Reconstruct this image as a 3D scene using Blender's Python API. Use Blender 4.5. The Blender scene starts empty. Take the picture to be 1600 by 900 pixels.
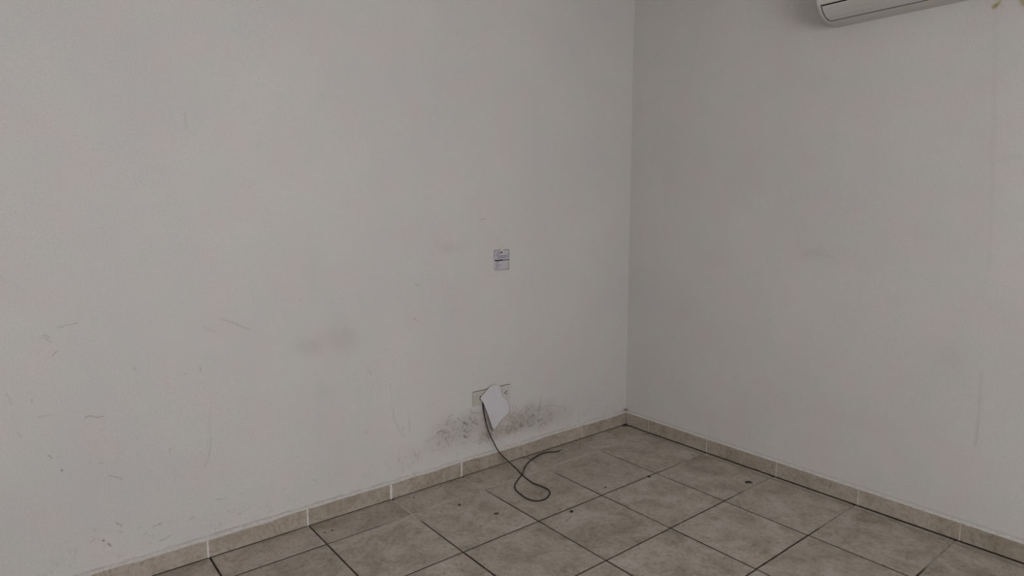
import bpy, bmesh, math, random
import numpy as np
from mathutils import Vector, Matrix, Euler
random.seed(7)
rng = np.random.default_rng(11)
C = bpy.context.scene.collection
sc = bpy.context.scene
# ---------------------------------------------------------------- camera
CAM=(-2.9914,-2.5988,1.3825)
YAW,PITCH,ROLL,FPX=0.67469,-0.13163,-0.00210,1001.63
cam = bpy.data.objects.new('camera', bpy.data.cameras.new('camera'))
C.objects.link(cam); sc.camera = cam
fw = Vector((math.sin(YAW)*math.cos(PITCH), math.cos(YAW)*math.cos(PITCH), math.sin(PITCH)))
rt = Vector((math.cos(YAW), -math.sin(YAW), 0)); up = rt.cross(fw)
r2 = rt*math.cos(ROLL)+up*math.sin(ROLL); u2 = -rt*math.sin(ROLL)+up*math.cos(ROLL)
M = Matrix((r2, u2, -fw)).transposed().to_4x4(); M.translation = Vector(CAM)
cam.matrix_world = M
cam.data.sensor_width = 36; cam.data.lens = FPX/1600*36; cam.data.clip_start = .02
# ---------------------------------------------------------------- world, light, exposure
w = bpy.data.worlds.new('world'); sc.world = w; w.use_nodes = True
w.node_tree.nodes['Background'].inputs[0].default_value = (.75, .82, .95, 1)
w.node_tree.nodes['Background'].inputs[1].default_value = .6
def area(name, loc, rot, sx, sy, power, col):
    l = bpy.data.lights.new(name, 'AREA'); l.shape = 'RECTANGLE'; l.size = sx; l.size_y = sy
    l.energy = power; l.color = col
    o = bpy.data.objects.new(name, l); C.objects.link(o); o.location = loc; o.rotation_euler = rot
    return o
RX, RY, RZ = -4.3, -4.3, 2.7          # the far ends of the room and its ceiling
# daylight through the window in the wall behind the camera
area('window_daylight', (-2.70, RY-.02, 1.55), (math.radians(90), 0, 0), 2.4, 1.2, 57, (.978, .973, 1.0))
# daylight through the doorway on the left-hand side
area('doorway_daylight', (RX-.02, -2.75, 1.1), (math.radians(90), 0, math.radians(-90)), .9, 1.9, 6, (.978, .973, 1.0))
sc.view_settings.view_transform = 'Standard'; sc.view_settings.look = 'None'
sc.view_settings.gamma = 1; sc.view_settings.use_curve_mapping = False
sc.view_settings.exposure = 0.06
# ---------------------------------------------------------------- tables measured on the walls and the floor (metres)
CABLE=[(-1.1173,-0.0130,0.3653),(-1.1121,-0.0135,0.3269),(-1.1067,-0.0153,0.2928),(-1.1003,-0.0184,0.2562),(-1.0929,-0.0229,0.2204),(-1.0834,-0.0288,0.1896),(-1.0729,-0.0362,0.1605),(-1.0493,-0.0451,0.1081),(-1.0317,-0.0554,0.0796),(-1.0100,-0.0674,0.0521),(-0.9893,-0.0808,0.0270),(-0.9698,-0.0958,0.0035),(-0.9846,-0.1425,0.0035),(-0.9972,-0.1870,0.0035),(-1.0099,-0.2396,0.0035),(-1.0192,-0.2930,0.0035),(-1.0139,-0.3248,0.0035),(-1.0099,-0.3530,0.0035),(-1.0092,-0.3982,0.0035),(-1.0248,-0.4291,0.0035),(-1.0595,-0.4543,0.0035),(-1.0982,-0.4646,0.0035),(-1.1340,-0.4500,0.0035),(-1.1501,-0.4124,0.0035),(-1.1447,-0.3537,0.0035),(-1.1321,-0.2989,0.0035),(-1.1016,-0.2563,0.0035),(-1.0572,-0.2227,0.0035),(-1.0005,-0.1911,0.0100),(-0.9153,-0.1139,0.0035),(-0.8415,-0.0718,0.0035),(-0.7769,-0.0489,0.0035),(-0.7236,-0.0405,0.0035),(-0.6860,-0.0506,0.0035),(-0.6474,-0.0731,0.0035),(-0.6341,-0.0818,0.0120)]
PAPER=[[(-1.0613,-0.0145,0.4462),(-1.0551,-0.0145,0.4462),(-1.0488,-0.0145,0.4462),(-1.0426,-0.0145,0.4462),(-1.0363,-0.0145,0.4462),(-1.0301,-0.0145,0.4462),(-1.0238,-0.0145,0.4462)],
[(-1.0845,-0.0179,0.4360),(-1.0707,-0.0177,0.4345),(-1.0565,-0.0172,0.4329),(-1.0422,-0.0166,0.4312),(-1.0277,-0.0158,0.4295),(-1.0133,-0.0153,0.4279),(-0.9990,-0.0150,0.4263)],
[(-1.1078,-0.0216,0.4209),(-1.0896,-0.0209,0.4173),(-1.0709,-0.0197,0.4134),(-1.0519,-0.0182,0.4095),(-1.0329,-0.0170,0.4056),(-1.0141,-0.0162,0.4018),(-0.9955,-0.0158,0.3982)],
[(-1.1432,-0.0254,0.3965),(-1.1178,-0.0238,0.3926),(-1.0919,-0.0217,0.3884),(-1.0656,-0.0196,0.3842),(-1.0396,-0.0181,0.3802),(-1.0138,-0.0173,0.3764),(-0.9880,-0.0170,0.3727)],
[(-1.1258,-0.0289,0.3720),(-1.0982,-0.0263,0.3678),(-1.0700,-0.0234,0.3635),(-1.0419,-0.0210,0.3593),(-1.0142,-0.0196,0.3554),(-0.9869,-0.0190,0.3518),(-0.9593,-0.0185,0.3483)],
[(-1.1176,-0.0319,0.3508),(-1.0883,-0.0283,0.3428),(-1.0587,-0.0250,0.3347),(-1.0295,-0.0227,0.3270),(-1.0010,-0.0216,0.3197),(-0.9725,-0.0210,0.3125),(-0.9433,-0.0200,0.3051)],
[(-1.1019,-0.0343,0.3108),(-1.0758,-0.0301,0.3041),(-1.0501,-0.0268,0.2978),(-1.0253,-0.0249,0.2921),(-1.0011,-0.0241,0.2867),(-0.9766,-0.0232,0.2813),(-0.9509,-0.0212,0.2753)],
[(-1.0833,-0.0363,0.2543),(-1.0668,-0.0319,0.2534),(-1.0515,-0.0291,0.2533),(-1.0372,-0.0278,0.2538),(-1.0233,-0.0270,0.2546),(-1.0085,-0.0252,0.2549),(-0.9924,-0.0218,0.2546)],
[(-1.0697,-0.0382,0.2156),(-1.0654,-0.0342,0.2132),(-1.0626,-0.0321,0.2116),(-1.0606,-0.0311,0.2106),(-1.0583,-0.0298,0.2094),(-1.0548,-0.0267,0.2074),(-1.0498,-0.0217,0.2046)]]
STROKES_LEFT=[([(-2.861,0.974),(-2.803,0.981)],0.0028,0.28),
([(-2.883,0.877),(-2.869,0.892)],0.0032,0.30),
([(-2.348,0.941),(-2.314,0.927),(-2.280,0.905),(-2.244,0.888)],0.0030,0.30),
([(-2.412,0.917),(-2.372,0.897)],0.0029,0.20),
([(-2.808,0.648),(-2.795,0.652),(-2.777,0.643),(-2.752,0.642)],0.0034,0.38),
([(-2.937,0.678),(-2.919,0.678),(-2.898,0.681)],0.0028,0.15),
([(-2.432,0.770),(-2.433,0.748)],0.0032,0.35),
([(-2.499,0.752),(-2.480,0.751)],0.0029,0.22),
([(-2.651,0.801),(-2.651,0.792)],0.0035,0.30),
([(-2.949,0.742),(-2.949,0.733)],0.0032,0.30),
([(-3.013,0.774),(-3.000,0.735)],0.0027,0.18),
([(-2.999,0.639),(-2.989,0.625)],0.0039,0.22),
([(-2.889,0.481),(-2.886,0.476)],0.0052,0.60),
([(-2.920,0.539),(-2.912,0.528)],0.0038,0.40),
([(-2.899,0.532),(-2.887,0.527)],0.0027,0.15),
([(-2.805,0.489),(-2.804,0.486)],0.0037,0.25),
([(-2.780,0.475),(-2.770,0.475)],0.0030,0.25),
([(-2.755,0.421),(-2.736,0.413),(-2.713,0.399)],0.0028,0.33),
([(-2.554,0.476),(-2.557,0.464)],0.0037,0.35),
([(-2.553,0.458),(-2.551,0.450)],0.0037,0.20),
([(-2.408,0.478),(-2.421,0.417),(-2.440,0.370)],0.0033,0.22),
([(-2.409,0.227),(-2.383,0.222)],0.0037,0.30),
([(-2.789,0.190),(-2.787,0.185)],0.0057,0.70),
([(-2.777,0.171),(-2.768,0.160)],0.0053,0.55),
([(-2.825,0.193),(-2.813,0.203)],0.0033,0.28),
([(-2.816,0.241),(-2.809,0.229)],0.0042,0.18),
([(-2.744,0.241),(-2.727,0.223)],0.0036,0.42),
([(-2.740,0.208),(-2.725,0.198)],0.0031,0.22),
([(-2.680,0.200),(-2.670,0.199)],0.0032,0.22),
([(-2.629,0.188),(-2.616,0.191),(-2.602,0.194)],0.0037,0.38),
([(-2.655,0.169),(-2.631,0.150)],0.0032,0.20),
([(-2.611,0.126),(-2.594,0.127),(-2.576,0.134)],0.0033,0.38),
([(-2.650,0.124),(-2.637,0.127)],0.0032,0.20),
([(-2.329,0.140),(-2.317,0.139)],0.0040,0.30),
([(-2.309,0.144),(-2.279,0.157)],0.0032,0.15),
([(-2.509,0.169),(-2.495,0.185)],0.0031,0.20),
([(-2.312,0.227),(-2.308,0.210)],0.0043,0.15),
([(-2.017,0.198),(-2.005,0.192)],0.0052,0.20),
([(-1.119,1.302),(-1.084,1.305)],0.0047,0.25),
([(-1.743,0.643),(-1.725,0.617)],0.0035,0.22),
([(-2.426,1.712),(-2.425,1.651)],0.0068,0.09),
([(-2.011,1.816),(-2.006,1.812)],0.0050,0.14),
([(-1.763,1.765),(-1.760,1.760)],0.0058,0.14),
([(-1.623,0.437),(-1.622,0.384),(-1.593,0.325),(-1.570,0.288)],0.0046,0.22),
([(-1.544,0.383),(-1.539,0.297)],0.0044,0.20),
([(-1.576,0.334),(-1.573,0.317)],0.0094,0.16),
([(-1.524,0.210),(-1.507,0.177),(-1.497,0.152),(-1.489,0.198)],0.0045,0.22),
([(-1.762,0.358),(-1.759,0.348)],0.0060,0.25),
([(-1.633,0.555),(-1.630,0.432)],0.0036,0.08),
([(-1.086,1.009),(-1.050,1.016)],0.0039,0.12),
([(-0.967,1.013),(-0.963,1.010)],0.0060,0.15),
([(-1.584,0.165),(-1.578,0.122)],0.0079,0.13),
([(-1.596,0.238),(-1.601,0.176)],0.0047,0.12),
([(-2.412,0.569),(-2.426,0.444)],0.0030,0.10),
([(-2.411,0.466),(-2.408,0.594)],0.0026,0.10),
([(-1.186,0.343),(-1.178,0.321),(-1.146,0.315)],0.0067,0.30),
([(-1.386,0.261),(-1.368,0.267),(-1.349,0.262),(-1.338,0.250)],0.0072,0.35),
([(-1.434,0.230),(-1.390,0.252)],0.0049,0.22),
([(-1.335,0.219),(-1.320,0.179)],0.0079,0.25),
([(-1.227,0.210),(-1.215,0.201)],0.0135,0.50),
([(-1.207,0.223),(-1.183,0.234)],0.0101,0.22),
([(-0.709,0.307),(-0.714,0.278),(-0.728,0.241)],0.0066,0.30),
([(-0.914,0.312),(-0.905,0.282)],0.0057,0.25),
([(-0.892,0.300),(-0.879,0.276)],0.0057,0.20),
([(-1.264,0.313),(-1.257,0.301)],0.0083,0.30),
([(-1.190,0.300),(-1.182,0.285)],0.0101,0.30),
([(-1.321,0.329),(-1.295,0.336)],0.0066,0.25),
([(-1.291,0.302),(-1.276,0.292)],0.0066,0.25),
([(-1.175,0.273),(-1.143,0.252)],0.0136,0.28),
([(-1.230,0.282),(-1.206,0.267)],0.0117,0.24),
([(-1.227,0.237),(-1.215,0.231)],0.0101,0.30),
([(-0.816,0.292),(-0.807,0.275)],0.0072,0.20),
([(-0.636,0.169),(-0.626,0.160)],0.0075,0.30),
([(-0.755,0.177),(-0.741,0.166)],0.0074,0.20),
([(-0.797,0.295),(-0.770,0.275)],0.0073,0.18),
([(-0.646,0.254),(-0.527,0.214)],0.0045,0.15),
([(-1.314,0.314),(-1.337,0.293)],0.0066,0.20),
([(-2.904,0.952),(-2.894,0.953),(-2.886,0.941)],0.0030,0.32),
([(-2.912,0.944),(-2.902,0.939)],0.0030,0.25),
([(-2.896,0.944),(-2.892,0.933),(-2.884,0.927)],0.0030,0.32),
([(-1.493,1.012),(-1.480,0.999)],0.0045,0.20),
([(-1.469,1.010),(-1.476,0.999)],0.0045,0.20),
([(-1.501,0.849),(-1.487,0.836)],0.0043,0.25),
([(-1.661,0.717),(-1.648,0.721)],0.0039,0.15),
([(-2.039,0.989),(-2.034,0.983)],0.0035,0.15),
([(-2.997,1.159),(-2.989,1.138)],0.0026,0.10),
([(-1.972,1.139),(-1.972,1.031)],0.0032,0.08)]
BLOTS_LEFT=[(-1.844,0.795,0.103,0.085,0.10,0),
(-2.010,0.795,0.084,0.046,0.09,0),
(-1.306,1.168,0.059,0.031,0.07,0),
(-1.194,1.172,0.046,0.038,0.03,0),
(-1.968,0.588,0.086,0.056,0.03,0),
(-1.974,1.112,0.039,0.160,0.03,0),
(-1.238,0.267,0.194,0.080,0.55,1),
(-1.094,0.183,0.171,0.069,0.50,1),
(-1.324,0.203,0.156,0.060,0.35,1),
(-0.723,0.214,0.166,0.096,0.45,1),
(-1.166,0.302,0.106,0.047,0.35,1),
(-0.779,0.175,0.192,0.059,0.35,1),
(-1.542,0.176,0.106,0.079,0.12,1),
(-0.915,0.212,0.182,0.061,0.28,2),
(-1.019,0.175,0.149,0.042,0.28,2),
(-1.102,0.229,0.058,0.069,0.26,2),
(-0.807,0.239,0.151,0.058,0.20,2),
(-1.199,0.248,0.138,0.054,0.14,2),
(-0.685,0.198,0.148,0.074,0.05,1),
(-0.577,0.194,0.132,0.098,0.30,1)]
STROKES_RIGHT=[([(-1.829,0.712),(-1.835,0.564),(-1.835,0.421)],0.0051,0.09),
([(-1.765,2.112),(-1.759,2.109)],0.0116,0.75),
([(-1.771,2.115),(-1.778,2.130)],0.0056,0.40),
([(-1.851,2.099),(-1.844,2.114)],0.0136,0.60),
([(-1.776,2.123),(-1.788,2.100)],0.0046,0.15),
([(-1.093,1.136),(-1.129,1.157),(-1.190,1.133),(-1.220,1.126)],0.0122,0.05),
([(-1.763,2.133),(-1.795,1.662),(-1.822,1.126)],0.0116,0.04),
([(-1.819,1.541),(-1.896,1.551)],0.0192,0.04),
([(-1.839,0.512),(-1.829,0.408)],0.0039,0.06)]
# ---------------------------------------------------------------- helpers
def lin(c): return tuple((v/12.92 if v <= .04045 else ((v+.055)/1.055)**2.4) for v in c)
def tag(o, label=None, cat=None, group=None, kind=None):
    if label: o['label'] = label
    if cat: o['category'] = cat
    if group: o['group'] = group
    if kind: o['kind'] = kind
    return o
def empty(name, loc, label, cat, group=None, rot=(0, 0, 0)):
    o = bpy.data.objects.new(name, None); o.empty_display_size = .05; C.objects.link(o)
    o.location = loc; o.rotation_euler = rot
    return tag(o, label, cat, group)
def link(name, me, mat=None, parent=None, loc=(0, 0, 0), smooth=False):
    o = bpy.data.objects.new(name, me); C.objects.link(o); o.location = loc
    if mat and not me.materials: me.materials.append(mat)
    if parent: o.parent = parent
    if smooth: me.polygons.foreach_set('use_smooth', [True]*len(me.polygons))
    return o
def pydata(name, v, f):
    me = bpy.data.meshes.new(name); me.from_pydata([tuple(a) for a in v], [], f); me.validate(); me.update(); return me
def fromb(name, bm):
    bmesh.ops.recalc_face_normals(bm, faces=bm.faces)
    me = bpy.data.meshes.new(name); bm.to_mesh(me); bm.free(); return me
def addbox(bm, a, b, bev=0, seg=1):
    a = Vector(a); b = Vector(b)
    r = bmesh.ops.create_cube(bm, size=1, matrix=Matrix.Translation((a+b)/2) @ Matrix.Diagonal(((b-a).x, (b-a).y, (b-a).z, 1)))
    if bev: 
        ed = list({e for v in r['verts'] for e in v.link_edges})
        bmesh.ops.bevel(bm, geom=ed, offset=bev, segments=seg, affect='EDGES', profile=.5)
    return bm
def box(a, b, bev=0, seg=1): return addbox(bmesh.new(), a, b, bev, seg)
def tube(pts, rad, n=8):
    V = []; F = []; pts = [Vector(q) for q in pts]; N = len(pts)
    nrm = None
    for i, q in enumerate(pts):
        t = (pts[min(i+1, N-1)]-pts[max(i-1, 0)]).normalized()
        if nrm is None: nrm = t.orthogonal().normalized()
        nrm = (nrm - t*nrm.dot(t)).normalized(); b = t.cross(nrm)
        r = rad(i/(N-1)) if callable(rad) else rad
        for k in range(n):
            a = 2*math.pi*k/n; V.append(q+nrm*math.cos(a)*r+b*math.sin(a)*r)
    for i in range(N-1):
        for k in range(n):
            F.append((i*n+k, i*n+(k+1) % n, (i+1)*n+(k+1) % n, (i+1)*n+k))
    F.append(tuple(range(n))[::-1]); F.append(tuple((N-1)*n+k for k in range(n)))
    return V, F
def catmull(P, m=6):
    P = [Vector(q) for q in P]; P = [P[0]*2-P[1]]+P+[P[-1]*2-P[-2]]; out = []
    for i in range(1, len(P)-2):
        for k in range(m):
            t = k/m; a, b, c, d = P[i-1:i+3]
            out.append(.5*((2*b)+(c-a)*t+(2*a-5*b+4*c-d)*t*t+(3*b-a-3*c+d)*t**3))
    out.append(P[-2]); return out
# ---- materials
def newmat(name, col, rough=.8, spec=.3):
    m = bpy.data.materials.new(name); m.use_nodes = True
    b = m.node_tree.nodes['Principled BSDF']
    b.inputs['Base Color'].default_value = (*lin(col), 1); b.inputs['Roughness'].default_value = rough
    b.inputs['Specular IOR Level'].default_value = spec
    return m
class NT:
    def __init__(s, m): s.t = m.node_tree; s.b = s.t.nodes['Principled BSDF']
    def n(s, ty, **k):
        x = s.t.nodes.new(ty)
        for a, v in k.items(): setattr(x, a, v)
        return x
    def l(s, a, b): s.t.links.new(a, b)
    def noise(s, vec, scale, detail=4, rough=.55, dist=0):
        x = s.n('ShaderNodeTexNoise'); x.inputs['Scale'].default_value = scale; x.inputs['Detail'].default_value = detail
        x.inputs['Roughness'].default_value = rough; x.inputs['Distortion'].default_value = dist
        if vec is not None: s.l(vec, x.inputs['Vector'])
        return x
    def ramp(s, fac, stops):
        x = s.n('ShaderNodeValToRGB'); e = x.color_ramp.elements
        while len(e) < len(stops): e.new(.5)
        for q, (p_, c_) in zip(e, stops): q.position = p_; q.color = (*lin(c_), 1)
        s.l(fac, x.inputs[0]); return x
    def mix(s, a, b, fac=None, f=1.0, mode='MULTIPLY'):
        x = s.n('ShaderNodeMix', data_type='RGBA', blend_type=mode)
        x.inputs[0].default_value = f
        if fac is not None: s.l(fac, x.inputs[0])
        for q, i in ((a, 6), (b, 7)):
            if isinstance(q, tuple): x.inputs[i].default_value = (*lin(q), 1)
            else: s.l(q, x.inputs[i])
        return x.outputs[2]
    def bump(s, h, st, dist=.001):
        x = s.n('ShaderNodeBump'); x.inputs['Strength'].default_value = st; x.inputs['Distance'].default_value = dist
        s.l(h, x.inputs['Height']); s.l(x.outputs[0], s.b.inputs['Normal'])
def simple(name, col, rough=.8, spec=.3, var=.05, scale=60, bump=0):
    m = newmat(name, col, rough, spec); t = NT(m); tc = t.n('ShaderNodeTexCoord').outputs['Object']
    nz = t.noise(tc, scale); c = t.ramp(nz.outputs[0], [(.3, tuple(max(0, v*(1-var)) for v in col)), (.7, tuple(min(1, v*(1+var)) for v in col))])
    t.l(c.outputs[0], t.b.inputs['Base Color'])
    if bump: t.bump(nz.outputs[0], bump)
    return m
def wall_mat():
    m = newmat('wall_paint', WALLC, .75, .25); t = NT(m)
    tc = t.n('ShaderNodeTexCoord').outputs['Object']
    at = t.n('ShaderNodeAttribute', attribute_name='stain').outputs['Color']
    big = t.ramp(t.noise(tc, 1.7, 5, .6).outputs[0], [(.3, (.965, .965, .968)), (.7, (1, .998, .992))])
    hue = t.ramp(t.noise(tc, 7, 3).outputs[0], [(.35, (1, .985, .985)), (.65, (.98, .99, .985))])
    gr = t.ramp(t.noise(tc, 190, 3, .7).outputs[0], [(.3, (.935, .935, .935)), (.7, (1, 1, 1))])
    c = t.mix(WALLC, big.outputs[0]); c = t.mix(c, hue.outputs[0]); c = t.mix(c, gr.outputs[0]); c = t.mix(c, at)
    t.l(c, t.b.inputs['Base Color'])
    a = t.noise(tc, 180, 3); b_ = t.noise(tc, 4, 3)
    mm = t.n('ShaderNodeMath', operation='MULTIPLY_ADD'); t.l(b_.outputs[0], mm.inputs[0]); mm.inputs[1].default_value = 6; t.l(a.outputs[0], mm.inputs[2])
    t.bump(mm.outputs[0], .35, .0012)
    return m
def tile_mat(name, lo, mid, hi, rough=.42):
    m = newmat(name, mid, rough, .35); t = NT(m)
    tc = t.n('ShaderNodeTexCoord').outputs['Object']; oi = t.n('ShaderNodeObjectInfo').outputs['Random']
    add = t.n('ShaderNodeVectorMath', operation='ADD'); cx = t.n('ShaderNodeCombineXYZ')
    mu = t.n('ShaderNodeMath', operation='MULTIPLY'); mu.inputs[1].default_value = 37; t.l(oi, mu.inputs[0])
    for i in range(3): t.l(mu.outputs[0], cx.inputs[i])
    t.l(tc, add.inputs[0]); t.l(cx.outputs[0], add.inputs[1]); v = add.outputs[0]
    c = t.ramp(t.noise(v, 7, 8, .66, .5).outputs[0], [(.28, lo), (.5, mid), (.72, hi)]).outputs[0]
    vein = t.ramp(t.noise(v, 5, 6, .7, 1.8).outputs[0], [(.465, (1, 1, 1)), (.495, (.90, .87, .82)), (.525, (1, 1, 1))])
    c = t.mix(c, vein.outputs[0], f=.75)
    sp = t.ramp(t.noise(v, 55, 4, .7).outputs[0], [(.3, (.86, .85, .83)), (.5, (1, 1, 1)), (.75, (1.0, 1.0, .99))])
    c = t.mix(c, sp.outputs[0])
    tone = t.ramp(oi, [(0, (.95, .945, .93)), (1, (1, .995, .99))]); c = t.mix(c, tone.outputs[0])
    t.l(c, t.b.inputs['Base Color'])
    rr = t.n('ShaderNodeMapRange'); rr.inputs['To Min'].default_value = rough-.08; rr.inputs['To Max'].default_value = rough+.15
    t.l(t.noise(v, 14, 4).outputs[0], rr.inputs[0]); t.l(rr.outputs[0], t.b.inputs['Roughness'])
    t.bump(t.noise(v, 22, 5).outputs[0], .18, .001)
    return m
WALLC = (.842, .833, .822)
M_wall = wall_mat()
M_paint = simple('splashed_wall_paint', (.765, .75, .73), .7, .25, .06, 90, .3)
M_ceil = simple('ceiling_paint', (.86, .855, .84), .85, .2, .02, 3)
M_tile = tile_mat('beige_stone_tile', (.575, .54, .495), (.695, .655, .615), (.77, .735, .715))
M_base = tile_mat('beige_baseboard_tile', (.60, .56, .51), (.67, .63, .585), (.715, .68, .64), .5)
M_pale = simple('pale_grout', (.72, .69, .65), .9, .1, .07, 70, .3)
M_white_grout = simple('white_grout', (.84, .82, .80), .9, .1, .05, 70, .3)
M_gap = simple('dirt_filled_gap', (.20, .17, .15), .95, .1, .25, 50)
M_flat_grout = simple('tile_coloured_grout', (.60, .565, .52), .9, .1, .08, 60)
M_ivory = simple('ivory_plastic', (.735, .72, .675), .45, .4, .03, 30)
M_grey_pl = simple('light_grey_plastic', (.765, .75, .725), .45, .4, .02, 30)
M_dark = simple('dark_slot', (.10, .08, .075), .8, .1, .1, 40)
M_paper = simple('white_paper', (.80, .79, .80), .85, .15, .012, 25)
M_cable = simple('dark_brown_cable_sheath', (.115, .08, .07), .5, .4, .15, 90)
M_ac = simple('off_white_plastic', (.765, .757, .725), .4, .4, .015, 6)
M_acflap = simple('flap_plastic', (.735, .728, .70), .4, .4, .015, 6)
M_card = simple('printed_card', (.74, .73, .745), .6, .3, .02, 60)
M_ink = simple('grey_ink', (.41, .40, .43), .8, .1, .1, 200)
M_black = simple('black_ink', (.07, .07, .075), .7, .1, .1, 200)
M_blue = simple('faded_blue_ink', (.42, .46, .53), .7, .1, .1, 200)
M_tape = simple('yellowed_tape', (.79, .78, .735), .5, .3, .03, 60)
M_crumb = simple('dark_dirt', (.23, .19, .165), .95, .1, .3, 300)
M_brown = simple('brown_dirt', (.36, .31, .26), .95, .1, .3, 300)

# ---------------------------------------------------------------- numpy value noise
def vnoise(X, Y, scale, seed, octaves=4, gain=.55):
    out = np.zeros_like(X); amp = 1; tot = 0
    for o in range(octaves):
        r = np.random.default_rng(seed+o); T = r.random((256, 256))
        x = X*scale*2**o+13.7*o; y = Y*scale*2**o+7.1*o
        xi = np.floor(x).astype(int); yi = np.floor(y).astype(int); fx = x-xi; fy = y-yi
        fx = fx*fx*(3-2*fx); fy = fy*fy*(3-2*fy)
        g = lambda a, b: T[a % 256, b % 256]
        out += amp*((g(xi, yi)*(1-fx)+g(xi+1, yi)*fx)*(1-fy)+(g(xi, yi+1)*(1-fx)+g(xi+1, yi+1)*fx)*fy)
        tot += amp; amp *= gain
    return out/tot
def sstep(a, b, x):
    t = np.clip((x-a)/(b-a), 0, 1); return t*t*(3-2*t)
def paint_strokes(D, hs, zs, strokes, soft=.0011):
    for P, wd, dk in strokes:
        P = np.array(P); 
        i0, i1 = np.searchsorted(hs, [P[:, 0].min()-wd*2-.01, P[:, 0].max()+wd*2+.01])
        j0, j1 = np.searchsorted(zs, [P[:, 1].min()-wd*2-.01, P[:, 1].max()+wd*2+.01])
        if i1 <= i0 or j1 <= j0: continue
        X, Z = np.meshgrid(hs[i0:i1], zs[j0:j1])
        X = X+(vnoise(X, Z, 40, 5, 2)-.5)*.005; Z = Z+(vnoise(X, Z, 40, 9, 2)-.5)*.005
        best = np.full(X.shape, 9.)
        for a, b in zip(P[:-1], P[1:]):
            d = b-a; L2 = (d@d)+1e-9
            t = np.clip(((X-a[0])*d[0]+(Z-a[1])*d[1])/L2, 0, 1)
            best = np.minimum(best, np.hypot(X-a[0]-t*d[0], Z-a[1]-t*d[1]))
        m = 1-sstep(wd*.25, wd*.5+soft, best)
        m *= .65+.55*vnoise(X, Z, 90, 3, 2)
        D[j0:j1, i0:i1] = np.maximum(D[j0:j1, i0:i1], dk*np.clip(m, 0, 1)*np.ones_like(best)) if False else 1-(1-D[j0:j1, i0:i1])*(1-dk*np.clip(m, 0, 1))
def grid_wall(name, hs, zs, axis, rgb, thick=.12):
    """a wall whose room face is a fine grid carrying the paint's stains, and whose back is a plain slab"""
    nx, nz = len(hs), len(zs); X, Z = np.meshgrid(hs, zs)
    # plaster is never flat: half-millimetre waves, a bead of paint near the inner corner
    off = (vnoise(X+9, Z+3, 2.5, 21, 3)-.5)*.004
    off *= np.clip(np.abs(X)/.1, 0, 1)
    co = np.zeros((nz, nx, 3))
    if axis == 'y': co[..., 0] = X; co[..., 1] = -off
    else: co[..., 1] = X; co[..., 0] = -off
    co[..., 2] = Z
    idx = np.arange(nx*nz).reshape(nz, nx)
    q = np.stack([idx[:-1, :-1], idx[:-1, 1:], idx[1:, 1:], idx[1:, :-1]], -1).reshape(-1, 4)
    if axis == 'x': q = q[:, ::-1]
    b = nx*nz; x0, x1, z0, z1 = hs[0], hs[-1], zs[0], zs[-1]
    if axis == 'y': back = [(x0, thick, z0), (x1+thick, thick, z0), (x1+thick, thick, z1), (x0, thick, z1)]
    else: back = [(thick, x0, z0), (thick, x1, z0), (thick, x1, z1), (thick, x0, z1)]
    cs = [idx[0, 0], idx[0, -1], idx[-1, -1], idx[-1, 0]]
    extra = [(b+1, b, b+3, b+2)]+[(int(cs[i]), b+i, b+(i+1) % 4, int(cs[(i+1) % 4])) for i in range(4)]
    F = np.concatenate([q, np.array(extra)]); V = np.concatenate([co.reshape(-1, 3), np.array(back, float)])
    me = bpy.data.meshes.new(name); me.vertices.add(len(V)); me.vertices.foreach_set('co', V.ravel())
    me.loops.add(F.size); me.loops.foreach_set('vertex_index', F.ravel().astype(np.int32))
    me.polygons.add(len(F)); me.polygons.foreach_set('loop_start', np.arange(0, F.size, 4, dtype=np.int32))
    sm = np.ones(len(F), bool); sm[-5:] = False; me.polygons.foreach_set('use_smooth', sm)
    me.update(); me.validate()
    at = me.attributes.new('stain', 'FLOAT_COLOR', 'POINT')
    col = np.ones((len(V), 4)); col[:nx*nz, :3] = rgb.reshape(-1, 3); at.data.foreach_set('color', col.ravel())
    o = link(name, me, M_wall); o['kind'] = 'structure'; return o
def soft_curve(a, b, z, d0, d1, n):
    return [a+(b-a)*i/n for i in range(n+1)]
# ---------------------------------------------------------------- the room: left wall (y = 0)
S = .40; H = .081                       # tile module, baseboard height
hs = np.concatenate([np.linspace(RX, -3.25, 22)[:-1], np.linspace(-3.25, 0, 930)])
zs = np.concatenate([np.linspace(0, 1.32, 390)[:-1], np.linspace(1.32, RZ, 150)])
X, Z = np.meshgrid(hs, zs); D = np.zeros_like(X)
paint_strokes(D, hs, zs, STROKES_LEFT)
B = np.zeros_like(X); nf = vnoise(X, Z, 55, 31, 4, .7); nm = vnoise(X, Z, 22, 41, 4, .6); nm2 = vnoise(X, Z, 110, 47, 3, .7)
for cx, cz, rx, rz, dk, k in BLOTS_LEFT:
    wob = (vnoise(X, Z, 12, 55+k, 3)-.5)*.9
    r = np.hypot((X-cx)/rx, (Z-cz)/rz)+wob
    if k == 0: m = np.exp(-r*r*1.6)*dk*(.7+.6*nm); D = 1-(1-D)*(1-m)
    elif k == 1:                        # mildew: crowds of little spots, thinning outwards
        fall = 1-sstep(.2, 1.3, r)
        m = sstep(.50, .66, nf*.40+nm2*.45+nm*.18-(1-fall)*.20)*np.sqrt(fall)*dk*.68
        m = np.maximum(m, fall*dk*.22); D = 1-(1-D)*(1-m)
    else:                               # brown damp where the paint has gone
        fall = 1-sstep(.45, 1.1, r); m = fall*dk*(.25+.75*nm+1.1*sstep(.45, .62, nm2*.6+nf*.4)*.6); B = 1-(1-B)*(1-np.clip(m, 0, 1))
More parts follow.
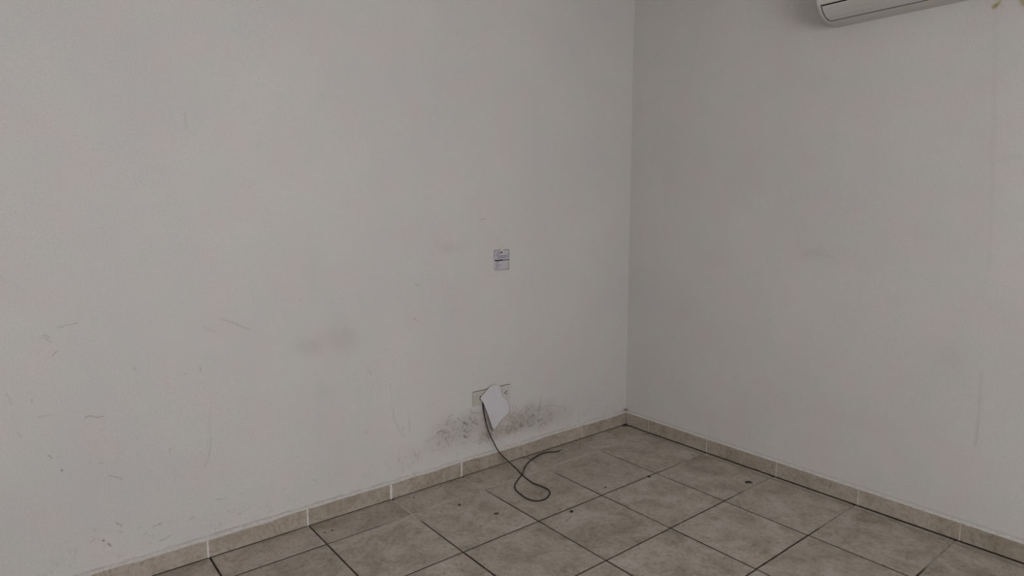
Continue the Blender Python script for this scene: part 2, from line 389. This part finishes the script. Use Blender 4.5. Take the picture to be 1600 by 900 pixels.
# light scuffing low on the wall and a darker, broken line above the baseboard
low = (1-sstep(.10, .32, Z))*sstep(.62, .75, nf)*.10; D = 1-(1-D)*(1-low)
edge = (1-sstep(H+.008, H+.013, Z))*.30*sstep(.35, .6, nm); D = 1-(1-D)*(1-edge)
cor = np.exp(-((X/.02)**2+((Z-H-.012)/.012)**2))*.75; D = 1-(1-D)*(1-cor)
rgb = np.ones(X.shape+(3,))
for i, (a, b) in enumerate(((.93, .62), (1.0, .74), (1.07, .88))): rgb[..., i] = np.clip((1-D*a), .03, 1)*(1-B*b*.92)
grid_wall('wall_left', hs, zs, 'y', rgb)
# ---------------------------------------------------------------- right wall (x = 0)
hs = np.concatenate([np.linspace(RY, -2.6, 30)[:-1], np.linspace(-2.6, 0, 430)]); zs = np.linspace(0, RZ, 440)
X, Z = np.meshgrid(hs, zs); D = np.zeros_like(X); Yw = np.zeros_like(X)
paint_strokes(D, hs, zs, [s for i, s in enumerate(STROKES_RIGHT) if i not in (1, 2, 3, 4)], .005)
paint_strokes(Yw, hs, zs, [s for i, s in enumerate(STROKES_RIGHT) if i in (1, 2, 3, 4)], .006)
nm = vnoise(X, Z, 8, 61, 4, .6)
for cx, cz, rx, rz, dk in ((-1.17, 1.14, .10, .04, .05), (-1.12, 1.95, .2, .07, .03), (-1.72, .75, .06, .06, .05), (-1.40, .42, .07, .10, .03), (-1.78, 1.55, .05, .4, .025), (-1.75, 2.05, .06, .08, .02)):
    D = 1-(1-D)*(1-np.exp(-(((X-cx)/rx)**2+((Z-cz)/rz)**2))*dk*(.6+.8*nm))
edge = (1-sstep(H+.008, H+.014, Z))*.22; D = 1-(1-D)*(1-edge)
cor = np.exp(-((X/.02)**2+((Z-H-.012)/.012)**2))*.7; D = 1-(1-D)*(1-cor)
rgb = np.ones(X.shape+(3,))
for i, (a, b) in enumerate(((.92, .52), (1, .66), (1, 1.08))): rgb[..., i] = np.clip((1-D*a)*(1-Yw*b), .03, 1)
grid_wall('wall_right', hs, zs, 'x', rgb)
# ---------------------------------------------------------------- the unseen rest of the shell
def struct(name, bm, mat): return tag(link(name, fromb(name, bm), mat), kind='structure')
bm = bmesh.new()                        # wall behind the camera, with its window opening
for a, b in (((RX, 0), (-4.0, RZ)), ((-1.5, 0), (0, RZ)), ((-4.0, 0), (-1.5, .9)), ((-4.0, 2.2), (-1.5, RZ))):
    addbox(bm, (a[0], RY-.12, a[1]), (b[0], RY, b[1]))
struct('wall_back', bm, M_paint)
bm = bmesh.new()                        # wall on the far left, with its doorway
for a, b in (((-2.25, 0), (0, RZ)), ((RY, 0), (-3.25, RZ)), ((-3.25, 2.1), (-2.25, RZ))):
    addbox(bm, (RX-.12, a[0], a[1]), (RX, b[0], b[1]))
struct('wall_side', bm, M_paint)
struct('ceiling', box((RX-.12, RY-.12, RZ), (.12, .12, RZ+.1)), M_ceil)
# paint bead running down the inner corner
def bead(name, z0, z1):
    V = []; F = []; n = 160
    for i in range(n+1):
        z = z0+(z1-z0)*i/n; r = .0016+.0010*math.sin(i*.37)*math.sin(i*.11+1)+random.uniform(-.0006, .0006)
        V += [(-r*1.5, .001, z), (-r*.75, -r*.75, z), (.001, -r*1.5, z)]
    for i in range(n):
        for k in (0, 1): F.append((3*i+k, 3*i+k+1, 3*i+k+4, 3*i+k+3))
    return tag(link(name, pydata(name, V, F), M_paint, smooth=True), kind='structure')
bead('trim_1', H+.012, RZ)
# ---------------------------------------------------------------- floor: slab, grout and tiles
floor = struct('floor', box((RX-.12, RY-.12, -.12), (.12, .12, -.010)), M_gap)
def grout_mat():
    m = newmat('floor_grout', (.23, .195, .17), .95, .1); t = NT(m)
    geo = t.n('ShaderNodeNewGeometry').outputs['Position']; sx = t.n('ShaderNodeSeparateXYZ')
    wob = t.noise(geo, 6, 3)
    def mr(src, a, b):
        x = t.n('ShaderNodeMapRange', interpolation_type='SMOOTHSTEP'); x.inputs['From Min'].default_value = a; x.inputs['From Max'].default_value = b
        t.l(src, x.inputs[0]); return x.outputs[0]
    def ma(op, a, b):
        x = t.n('ShaderNodeMath', operation=op)
        for q, i in ((a, 0), (b, 1)):
            if isinstance(q, float): x.inputs[i].default_value = q
            else: t.l(q, x.inputs[i])
        return x.outputs[0]
    t.l(geo, sx.inputs[0]); jit = ma('MULTIPLY', ma('SUBTRACT', wob.outputs[0], .5), .35)
    y = ma('ADD', sx.outputs[1], jit); x = ma('ADD', sx.outputs[0], jit)
    near_left = ma('MULTIPLY', mr(y, -.30, -.19), mr(x, -1.85, -1.65))
    near_right = ma('MULTIPLY', mr(x, -.42, -.24), .55)
    pale = ma('MAXIMUM', near_left, near_right)
    for k in (0, 1): pale = ma('MULTIPLY', pale, ma('SUBTRACT', 1.0, mr(sx.outputs[k], -.022, -.016)))   # the gap under the baseboards holds dirt
    c1 = t.ramp(t.noise(geo, 30, 4).outputs[0], [(.35, (.19, .155, .135)), (.7, (.33, .285, .25))]).outputs[0]
    c2 = t.ramp(t.noise(geo, 22, 4).outputs[0], [(.30, (.56, .52, .475)), (.5, (.76, .73, .69))]).outputs[0]
    t.l(t.mix(c1, c2, fac=pale, mode='MIX'), t.b.inputs['Base Color'])
    t.bump(t.noise(geo, 120, 3).outputs[0], .3, .001)
    return m
link('grout', fromb('floor_grout', box((RX, RY, -.010), (0, 0, -.0012))), grout_mat(), floor)
GAP = .0030
def floor_tile(w, d):
    bm = box((-w/2+GAP, -d/2+GAP, -.009), (w/2-GAP, d/2-GAP, 0))
    top = [e for e in bm.edges if all(abs(v.co.z) < 1e-6 for v in e.verts)]
    bmesh.ops.bevel(bm, geom=top, offset=.0012, segments=2, affect='EDGES')
    return fromb('floor_tile', bm)
full = floor_tile(S, S); cache = {}
us = [.112+i for i in range(0, 11)]; vs = [0.0]+[.498+j for j in range(0, 11)]
for i in range(len(us)-1):
    for j in range(len(vs)-1):
        u0, u1, v0, v1 = us[i]*S, min(us[i+1]*S, -RX), vs[j]*S, min(vs[j+1]*S, -RY)
        if v0 == 0: v0 = .004
        wdt, dp = u1-u0, v1-v0
        if wdt < .03 or dp < .03: continue
        key = (round(wdt, 3), round(dp, 3))
        if key == (S, S): me = full
        else: me = cache.setdefault(key, None) or floor_tile(wdt, dp); cache[key] = me
        o = link('tile', me, M_tile, floor, (-(u0+u1)/2, -(v0+v1)/2, random.uniform(-.0005, .0003)))
        o.rotation_euler = (random.uniform(-.0012, .0012), random.uniform(-.0012, .0012), random.uniform(-.0015, .0015))
# strip of cut tile and mortar along the right-hand baseboard
for j in range(len(vs)-1):
    v0, v1 = max(vs[j]*S, .004), min(vs[j+1]*S, -RY)
    if v1-v0 < .03: continue
    me = floor_tile(.112*S-.010, v1-v0)
    link('cut_tile', me, M_tile, floor, (-(.112*S+.010)/2, -(v0+v1)/2, -.0004))
V = []; F = []; n = 220
for i in range(n+1):
    v = .9+1.15*i/n; c_ = .112*S-.003+.0018*math.sin(i*.21)+.001*math.sin(i*.83); w_ = .0022+.0012*math.sin(i*.4)*math.sin(i*.13)
    V += [(-c_-w_, -v, .0), (-c_, -v, .0012), (-c_+w_, -v, .0)]
for i in range(n):
    for k in (0, 1): F.append((3*i+k, 3*i+k+1, 3*i+k+4, 3*i+k+3))
link('mortar_smear', pydata('mortar_smear', V, F), M_flat_grout, floor)
# ---------------------------------------------------------------- tiled baseboards
def skirting(name, side, joints, length, widths):
    root = bpy.data.objects.new(name, None); C.objects.link(root); root['kind'] = 'structure'
    def put(a, d, z):                   # a along the wall from the corner, d out from the wall
        return (-a, -d, z) if side == 'left' else (-d, -a, z)
    def bx(nm, a0, a1, d0, d1, z0, z1, mat, bev=0, par=None):
        p0, p1 = Vector(put(a0, d0, z0)), Vector(put(a1, d1, z1))
        mid = (p0+p1)/2; h = Vector([abs(q)/2 for q in (p1-p0)])
        return link(nm, fromb(nm, box(-h, h, bev, 2)), mat, par or root, mid)
    th = .0105
    bx('mortar_bed', .0, length, -.0, th-.004, .004, H-.002, M_pale)
    J = [0.011 if side == 'right' else .011]+[q for q in joints]+[length]
    for k in range(len(J)-1):
        g0 = widths.get(k-1, .0045)/2 if k else .001; g1 = widths.get(k, .0045)/2
        t = bx('tile', J[k]+g0, J[k+1]-g1, .001, th+random.uniform(-.0006, .0008), .0035, H+random.uniform(-.001, .001), M_base, .0012)
    for k, q in enumerate(joints):      # each upright joint, smeared with grout
        g = widths.get(k, .0045)
        bx('grout_joint', q-g/2-.0003, q+g/2+.0003, .0, th-.0002, .0025, H-.001, M_white_grout if g > .005 and side == 'left' else M_pale, .0004)
    # lip of wall paint lapped over the tiles' top edge, ragged below
    n = int(length/.006); V = []; F = []; r = np.random.default_rng(3 if side == 'left' else 4)
    a_ = np.linspace(.009, length, n+1)
    zl = vnoise(a_, a_*0, 9, 71 if side == 'left' else 75, 2); zf = vnoise(a_, a_*0+4, 60, 73, 3)
    amp = .008 if side == 'left' else .003
    for i, a in enumerate(a_):
        drop = max(.0, amp*(zl[i]-.28)*1.7+.0045*(zf[i]-.45))
        zt = H+.0075+.002*(zf[i]-.5)
        for d, z in ((.0, zt), (.003, zt-.0008), (.006, H+.0042), (th-.001, H+.0022), (th+.0013, H-.0003), (th+.0013, H-.0012-drop), (th-.001, H-.0022-drop)):
            V.append(put(a, d, z))
    m = 7
    for i in range(n):
        for k in range(m-1):
            f = (i*m+k, (i+1)*m+k, (i+1)*m+k+1, i*m+k+1); F.append(f if side == 'left' else f[::-1])
    link('paint_lip', pydata('paint_lip', V, F), M_paint, root, smooth=True)
    return root
skirting('baseboard_left', 'left', [S*q for q in (1.076, 2.096, 3.128, 4.125, 5.126, 6.127, 7.13, 8.13, 9.13, 10.13)], -RX, {1: .004, 2: .0085, 3: .011, 4: .0065, 5: .0065})
skirting('baseboard_right', 'right', [S*q for q in (.489, 1.505, 2.533, 3.529, 4.53, 5.53, 6.53, 7.53, 8.53, 9.53)], -RY, {0: .005, 1: .0068, 2: .0075, 3: .007})
# ---------------------------------------------------------------- wall sockets
def outlet(x0, x1, z0, z1, mat, mods, flip, label):
    cx, cz = (x0+x1)/2, (z0+z1)/2
    root = empty('outlet_plate', (cx, 0, cz), label, 'wall outlet')
    w, h = (x1-x0)/2, (z1-z0)/2
    link('backing', fromb('outlet_backing', box((-w+.003, -.003, -h+.003), (w-.003, .003, h-.0005))), M_dark, root)
    link('faceplate', fromb('faceplate', box((-w, -.0095, -h), (w, -.0028, h-.0018), .002, 3)), mat, root)
    for dx in (-w+.0045, w-.0045):
        link('end_trim', fromb('end_trim', box((dx-.0028, -.0106, -h+.004), (dx+.0028, -.009, h-.006), .0006)), mat, root)
    for mx in mods:
        mod = link('socket', fromb('socket', box((mx-cx-.020, -.0125, -.023), (mx-cx+.020, -.009, .023), .0018, 2)), mat, root)
        for sx, sz, r in ((-.0075*flip, 0, .0038), (.0045*flip, .0068, .0034), (.0045*flip, -.0068, .0034)):
            b = bmesh.new(); bmesh.ops.create_cone(b, cap_ends=True, segments=14, radius1=r, radius2=r, depth=.0012,
                matrix=Matrix.Translation((mx-cx+sx, -.0127, sz)) @ Matrix.Rotation(math.pi/2, 4, 'X') @ Matrix.Diagonal((1.2 if abs(sz) > 0 else 1, 1, 1, 1)))
            link('slot', fromb('slot', b), M_dark, mod)
    return root
outlet(-1.173, -1.054, .354, .430, M_ivory, (-1.1275, -1.083), -1, 'yellowed ivory wall outlet plate, left half behind the hanging white paper')
outlet(-1.051, -.931, .352, .430, M_grey_pl, (-1.010, -.966), 1, 'pale grey wall outlet plate at the right edge of the hanging white paper')
# ---------------------------------------------------------------- sheet of paper hanging over the outlets
bm = bmesh.new(); rows = [[bm.verts.new(q) for q in r] for r in PAPER]
for a, b in zip(rows[:-1], rows[1:]):
    for k in range(6): bm.faces.new((a[k], a[k+1], b[k+1], b[k]))
bmesh.ops.subdivide_edges(bm, edges=bm.edges, cuts=2, use_grid_fill=True, smooth=0)
me = fromb('paper_sheet', bm); o = link('paper_sheet', me, M_paper, smooth=True)
md = o.modifiers.new('thickness', 'SOLIDIFY'); md.thickness = .0006
tag(o, 'torn white sheet of paper hanging over the two wall outlets', 'paper')
# ---------------------------------------------------------------- cable
v, f = tube(catmull(CABLE, 7), lambda t: .0029, 10)
root = empty('cable', CABLE[11], 'thin dark cable hanging from the outlet and looped on the floor tiles', 'cable')
me = pydata('sheath', [Vector(q)-Vector(CABLE[11]) for q in v], f); link('sheath', me, M_cable, root, smooth=True)
e = Vector(CABLE[-1])-Vector(CABLE[11]); d = (Vector(CABLE[-1])-Vector(CABLE[-2])).normalized()
for s in (-1, 1):
    side_ = d.cross(Vector((0, 0, 1))).normalized()*s
    v, f = tube([e-d*.002+side_*.001, e+d*.008+side_*.003, e+d*.015+side_*.007+Vector((0, 0, .001*s))], .0014, 6)
    link('bare_wire_end', pydata('bare_wire_end', v, f), M_blue, root, smooth=True)
# ---------------------------------------------------------------- printed card on the wall
root = empty('printed_card', (-.9815, 0, 1.093), 'small printed notice card with a black bar stuck on the left wall', 'card')
root.rotation_euler = (0, math.radians(-.5), 0)
cw, ch = .0485, .053
V = []; F = []; n = 10
for j in range(n+1):
    for i in range(n+1):
        x = -cw+2*cw*i/n; z = -ch+2*ch*j/n
        cu = max(0, 1-math.hypot((x+cw)/.025, (z+ch)/.025)); V.append((x, -.0022-.010*cu*cu-.001*math.sin(i/n*math.pi), z+.006*cu*cu))
for j in range(n):
    for i in range(n): a = j*(n+1)+i; F.append((a, a+1, a+n+2, a+n+1))
o = link('card', pydata('card', V, F), M_card, root, smooth=True); md = o.modifiers.new('thickness', 'SOLIDIFY'); md.thickness = .0006
def flat(nm, x0, x1, z0, z1, mat, y=-.0036, skew=0):
    return link(nm, fromb(nm, box((x0, y-.0003, z0), (x1, y, z1))), mat, root)
flat('printed_bar', -cw+.002, .006, -.0035, .0025, M_black); flat('printed_bar', .006, cw-.001, -.0035, .0025, M_blue)
flat('printed_border', -cw+.0005, -cw+.0022, .004, ch-.001, M_ink); flat('printed_border', -cw+.001, cw-.001, ch-.0022, ch-.0005, M_ink); flat('printed_border', cw-.0022, cw-.001, .004, ch-.002, M_ink)
for z, a, b in ((.041, -.034, -.006), (.034, -.034, -.004), (.027, -.036, -.022), (.022, -.036, .036), (.0165, -.02, .038), (.011, -.034, .024)): flat('printed_line', a, b, z-.0011, z+.0011, M_ink)
for z, a, b in ((-.009, -.036, -.020), (-.018, -.040, -.026), (-.026, -.040, -.006), (-.034, -.040, -.028), (-.041, -.036, -.024)): flat('printed_line', a, b, z-.0012, z+.0012, M_ink)
link('tape', fromb('tape', box((-.009, -.0045, ch-.008), (.010, -.0038, ch+.014), .0002)), M_tape, root)
b = bmesh.new(); bmesh.ops.create_uvsphere(b, u_segments=12, v_segments=8, radius=.004, matrix=Matrix.Translation((-.002, -.005, ch-.013)) @ Matrix.Diagonal((1.3, .6, .9, 1)))
link('pin', fromb('pin', b), M_dark, root, smooth=True)
# ---------------------------------------------------------------- air conditioner
Y0, Y1, ZB, ZT = -1.172, -2.04, 2.153, 2.44
prof = [(0, ZB), (.035, ZB-.001), (.070, ZB-.002), (.100, ZB-.001), (.128, ZB+.006), (.150, ZB+.016), (.170, ZB+.030), (.187, ZB+.046), (.199, ZB+.068), (.206, ZB+.095), (.208, ZB+.130), (.207, ZB+.18), (.203, ZB+.235), (.196, ZB+.268), (.182, ZT-.004), (.165, ZT), (0, ZT)]
root = empty('air_conditioner', (0, (Y0+Y1)/2, ZB), 'off-white split air conditioner high on the right wall', 'air conditioner')
def R0(q): return Vector(q)-Vector((0, (Y0+Y1)/2, ZB))
V = []; F = []; m = len(prof); secs = []
for t in (0, .0015, .004, .008, .014): secs.append((Y0-t, 1-math.sqrt(max(0, 1-((.014-t)/.014-0)**2)) if t < .014 else 0))
L_ = Y0-Y1
secs += [(Y0-L_*k/8, 0) for k in range(1, 8)]
secs += [(Y1+t, 1-math.sqrt(max(0, 1-((.014-t)/.014)**2)) if t < .014 else 0) for t in (.014, .008, .004, .0015, 0)]
zc = (ZB+ZT)/2
for y, s in secs:
    k = s*.012
    for d, z in prof:
        V.append(R0((-max(0, d-k*(d > .01)), y, z+(k if z < zc else -k))))
for i in range(len(secs)-1):
    for k in range(m-1): F.append((i*m+k, i*m+k+1, (i+1)*m+k+1, (i+1)*m+k))
F.append(tuple(range(m))[::-1]); F.append(tuple((len(secs)-1)*m+k for k in range(m)))
o = link('body', pydata('body', V, F), M_ac, root, smooth=True)
b = bmesh.new(); b.from_mesh(o.data); bmesh.ops.recalc_face_normals(b, faces=b.faces); b.to_mesh(o.data); b.free()
def profpt(s):                          # arc length along the profile
    acc = 0
    for a, b in zip(prof[:-1], prof[1:]):
        L = math.hypot(b[0]-a[0], b[1]-a[1])
        if acc+L >= s: t = (s-acc)/L; n = Vector((b[1]-a[1], -(b[0]-a[0]))).normalized(); return (a[0]+(b[0]-a[0])*t, a[1]+(b[1]-a[1])*t, n)
        acc += L
def patch(nm, s0, s1, ya, yb, lift, mat, rnd=0, thick=.003):
    V = []; F = []; ns = 24; ny = 16
    for j in range(ny+1):
        for i in range(ns+1):
            s = s0+(s1-s0)*i/ns
            e = 0
            if rnd:
                q = i/ns; e = rnd*(1-math.sqrt(max(0, 1-max(0, (.45-q)/.45)**2)))
            y = (ya-e)+((yb+e)-(ya-e))*j/ny
            d, z, n = profpt(s); V.append(R0((-(d+n.x*lift), y, z+n.y*lift)))
    for j in range(ny):
        for i in range(ns): a = j*(ns+1)+i; F.append((a, a+1, a+ns+2, a+ns+1))
    o = link(nm, pydata(nm, V, F), mat, root, smooth=False)
    md = o.modifiers.new('thickness', 'SOLIDIFY'); md.thickness = thick; md.offset = 0
    return o
patch('flap_gap', .117, .2125, Y0-.024, Y1+.024, .0012, M_dark, .018, .0016)
patch('flap', .1235, .2075, Y0-.0275, Y1+.0275, .0020, M_acflap, .018, .0016)
patch('front_panel', .2165, .415, Y0-.010, Y1+.010, .0012, M_ac, 0, .003)
# ---------------------------------------------------------------- crumbs and dirt on the floor
def crumb(x, y, z, sx, sy, sz, mat, label, seed, rot=0, name='dirt_crumb'):
    b = bmesh.new(); bmesh.ops.create_icosphere(b, subdivisions=2, radius=1); r = random.Random(seed)
    for v_ in b.verts: v_.co *= r.uniform(.75, 1.15)
    for v_ in b.verts: v_.co = Vector((v_.co.x*sx, v_.co.y*sy, (v_.co.z+.75)*sz))
    o = link(name, fromb(name, b), mat, None, (x, y, z), smooth=True); o.rotation_euler.z = rot
    tag(o, label, 'dirt')
crumb(-1.075, -.629, 0, .0085, .008, .004, M_crumb, 'round dark dirt crumb on the tile in front of the cable loop', 1)
crumb(-1.433, -.257, 0, .006, .006, .0035, M_crumb, 'black dirt speck on the tile left of the cable near the left baseboard', 2)
crumb(-1.349, -.431, 0, .011, .009, .0022, M_brown, 'flat brown dirt spot on the tile left of the cable loop', 3)
crumb(-.772, -.553, 0, .006, .005, .003, M_brown, 'small brown speck on the tile right of the cable loop', 4)
crumb(-.507, -.606, -.0005, .010, .008, .004, M_crumb, 'dark dirt lump lying in the floor joint nearest the room corner', 5)
crumb(-.175, -.961, 0, .020, .008, .004, M_crumb, 'long dark flake of dirt on the tile near the right baseboard', 6, -.67)
crumb(-2.016, -.106, 0, .004, .003, .002, M_crumb, 'left of two tiny black specks under the left baseboard', 7)
crumb(-1.985, -.108, 0, .004, .003, .002, M_crumb, 'right of two tiny black specks under the left baseboard', 8)
crumb(-.026, -.024, 0, .016, .010, .007, M_crumb, 'dark clump of dirt on the floor in the corner between the baseboards', 9, -.67, name='dirt_clump')
crumb(-1.558, -.060, 0, .004, .003, .002, M_crumb, 'tiny black speck against the left baseboard below its whitest joint', 10)
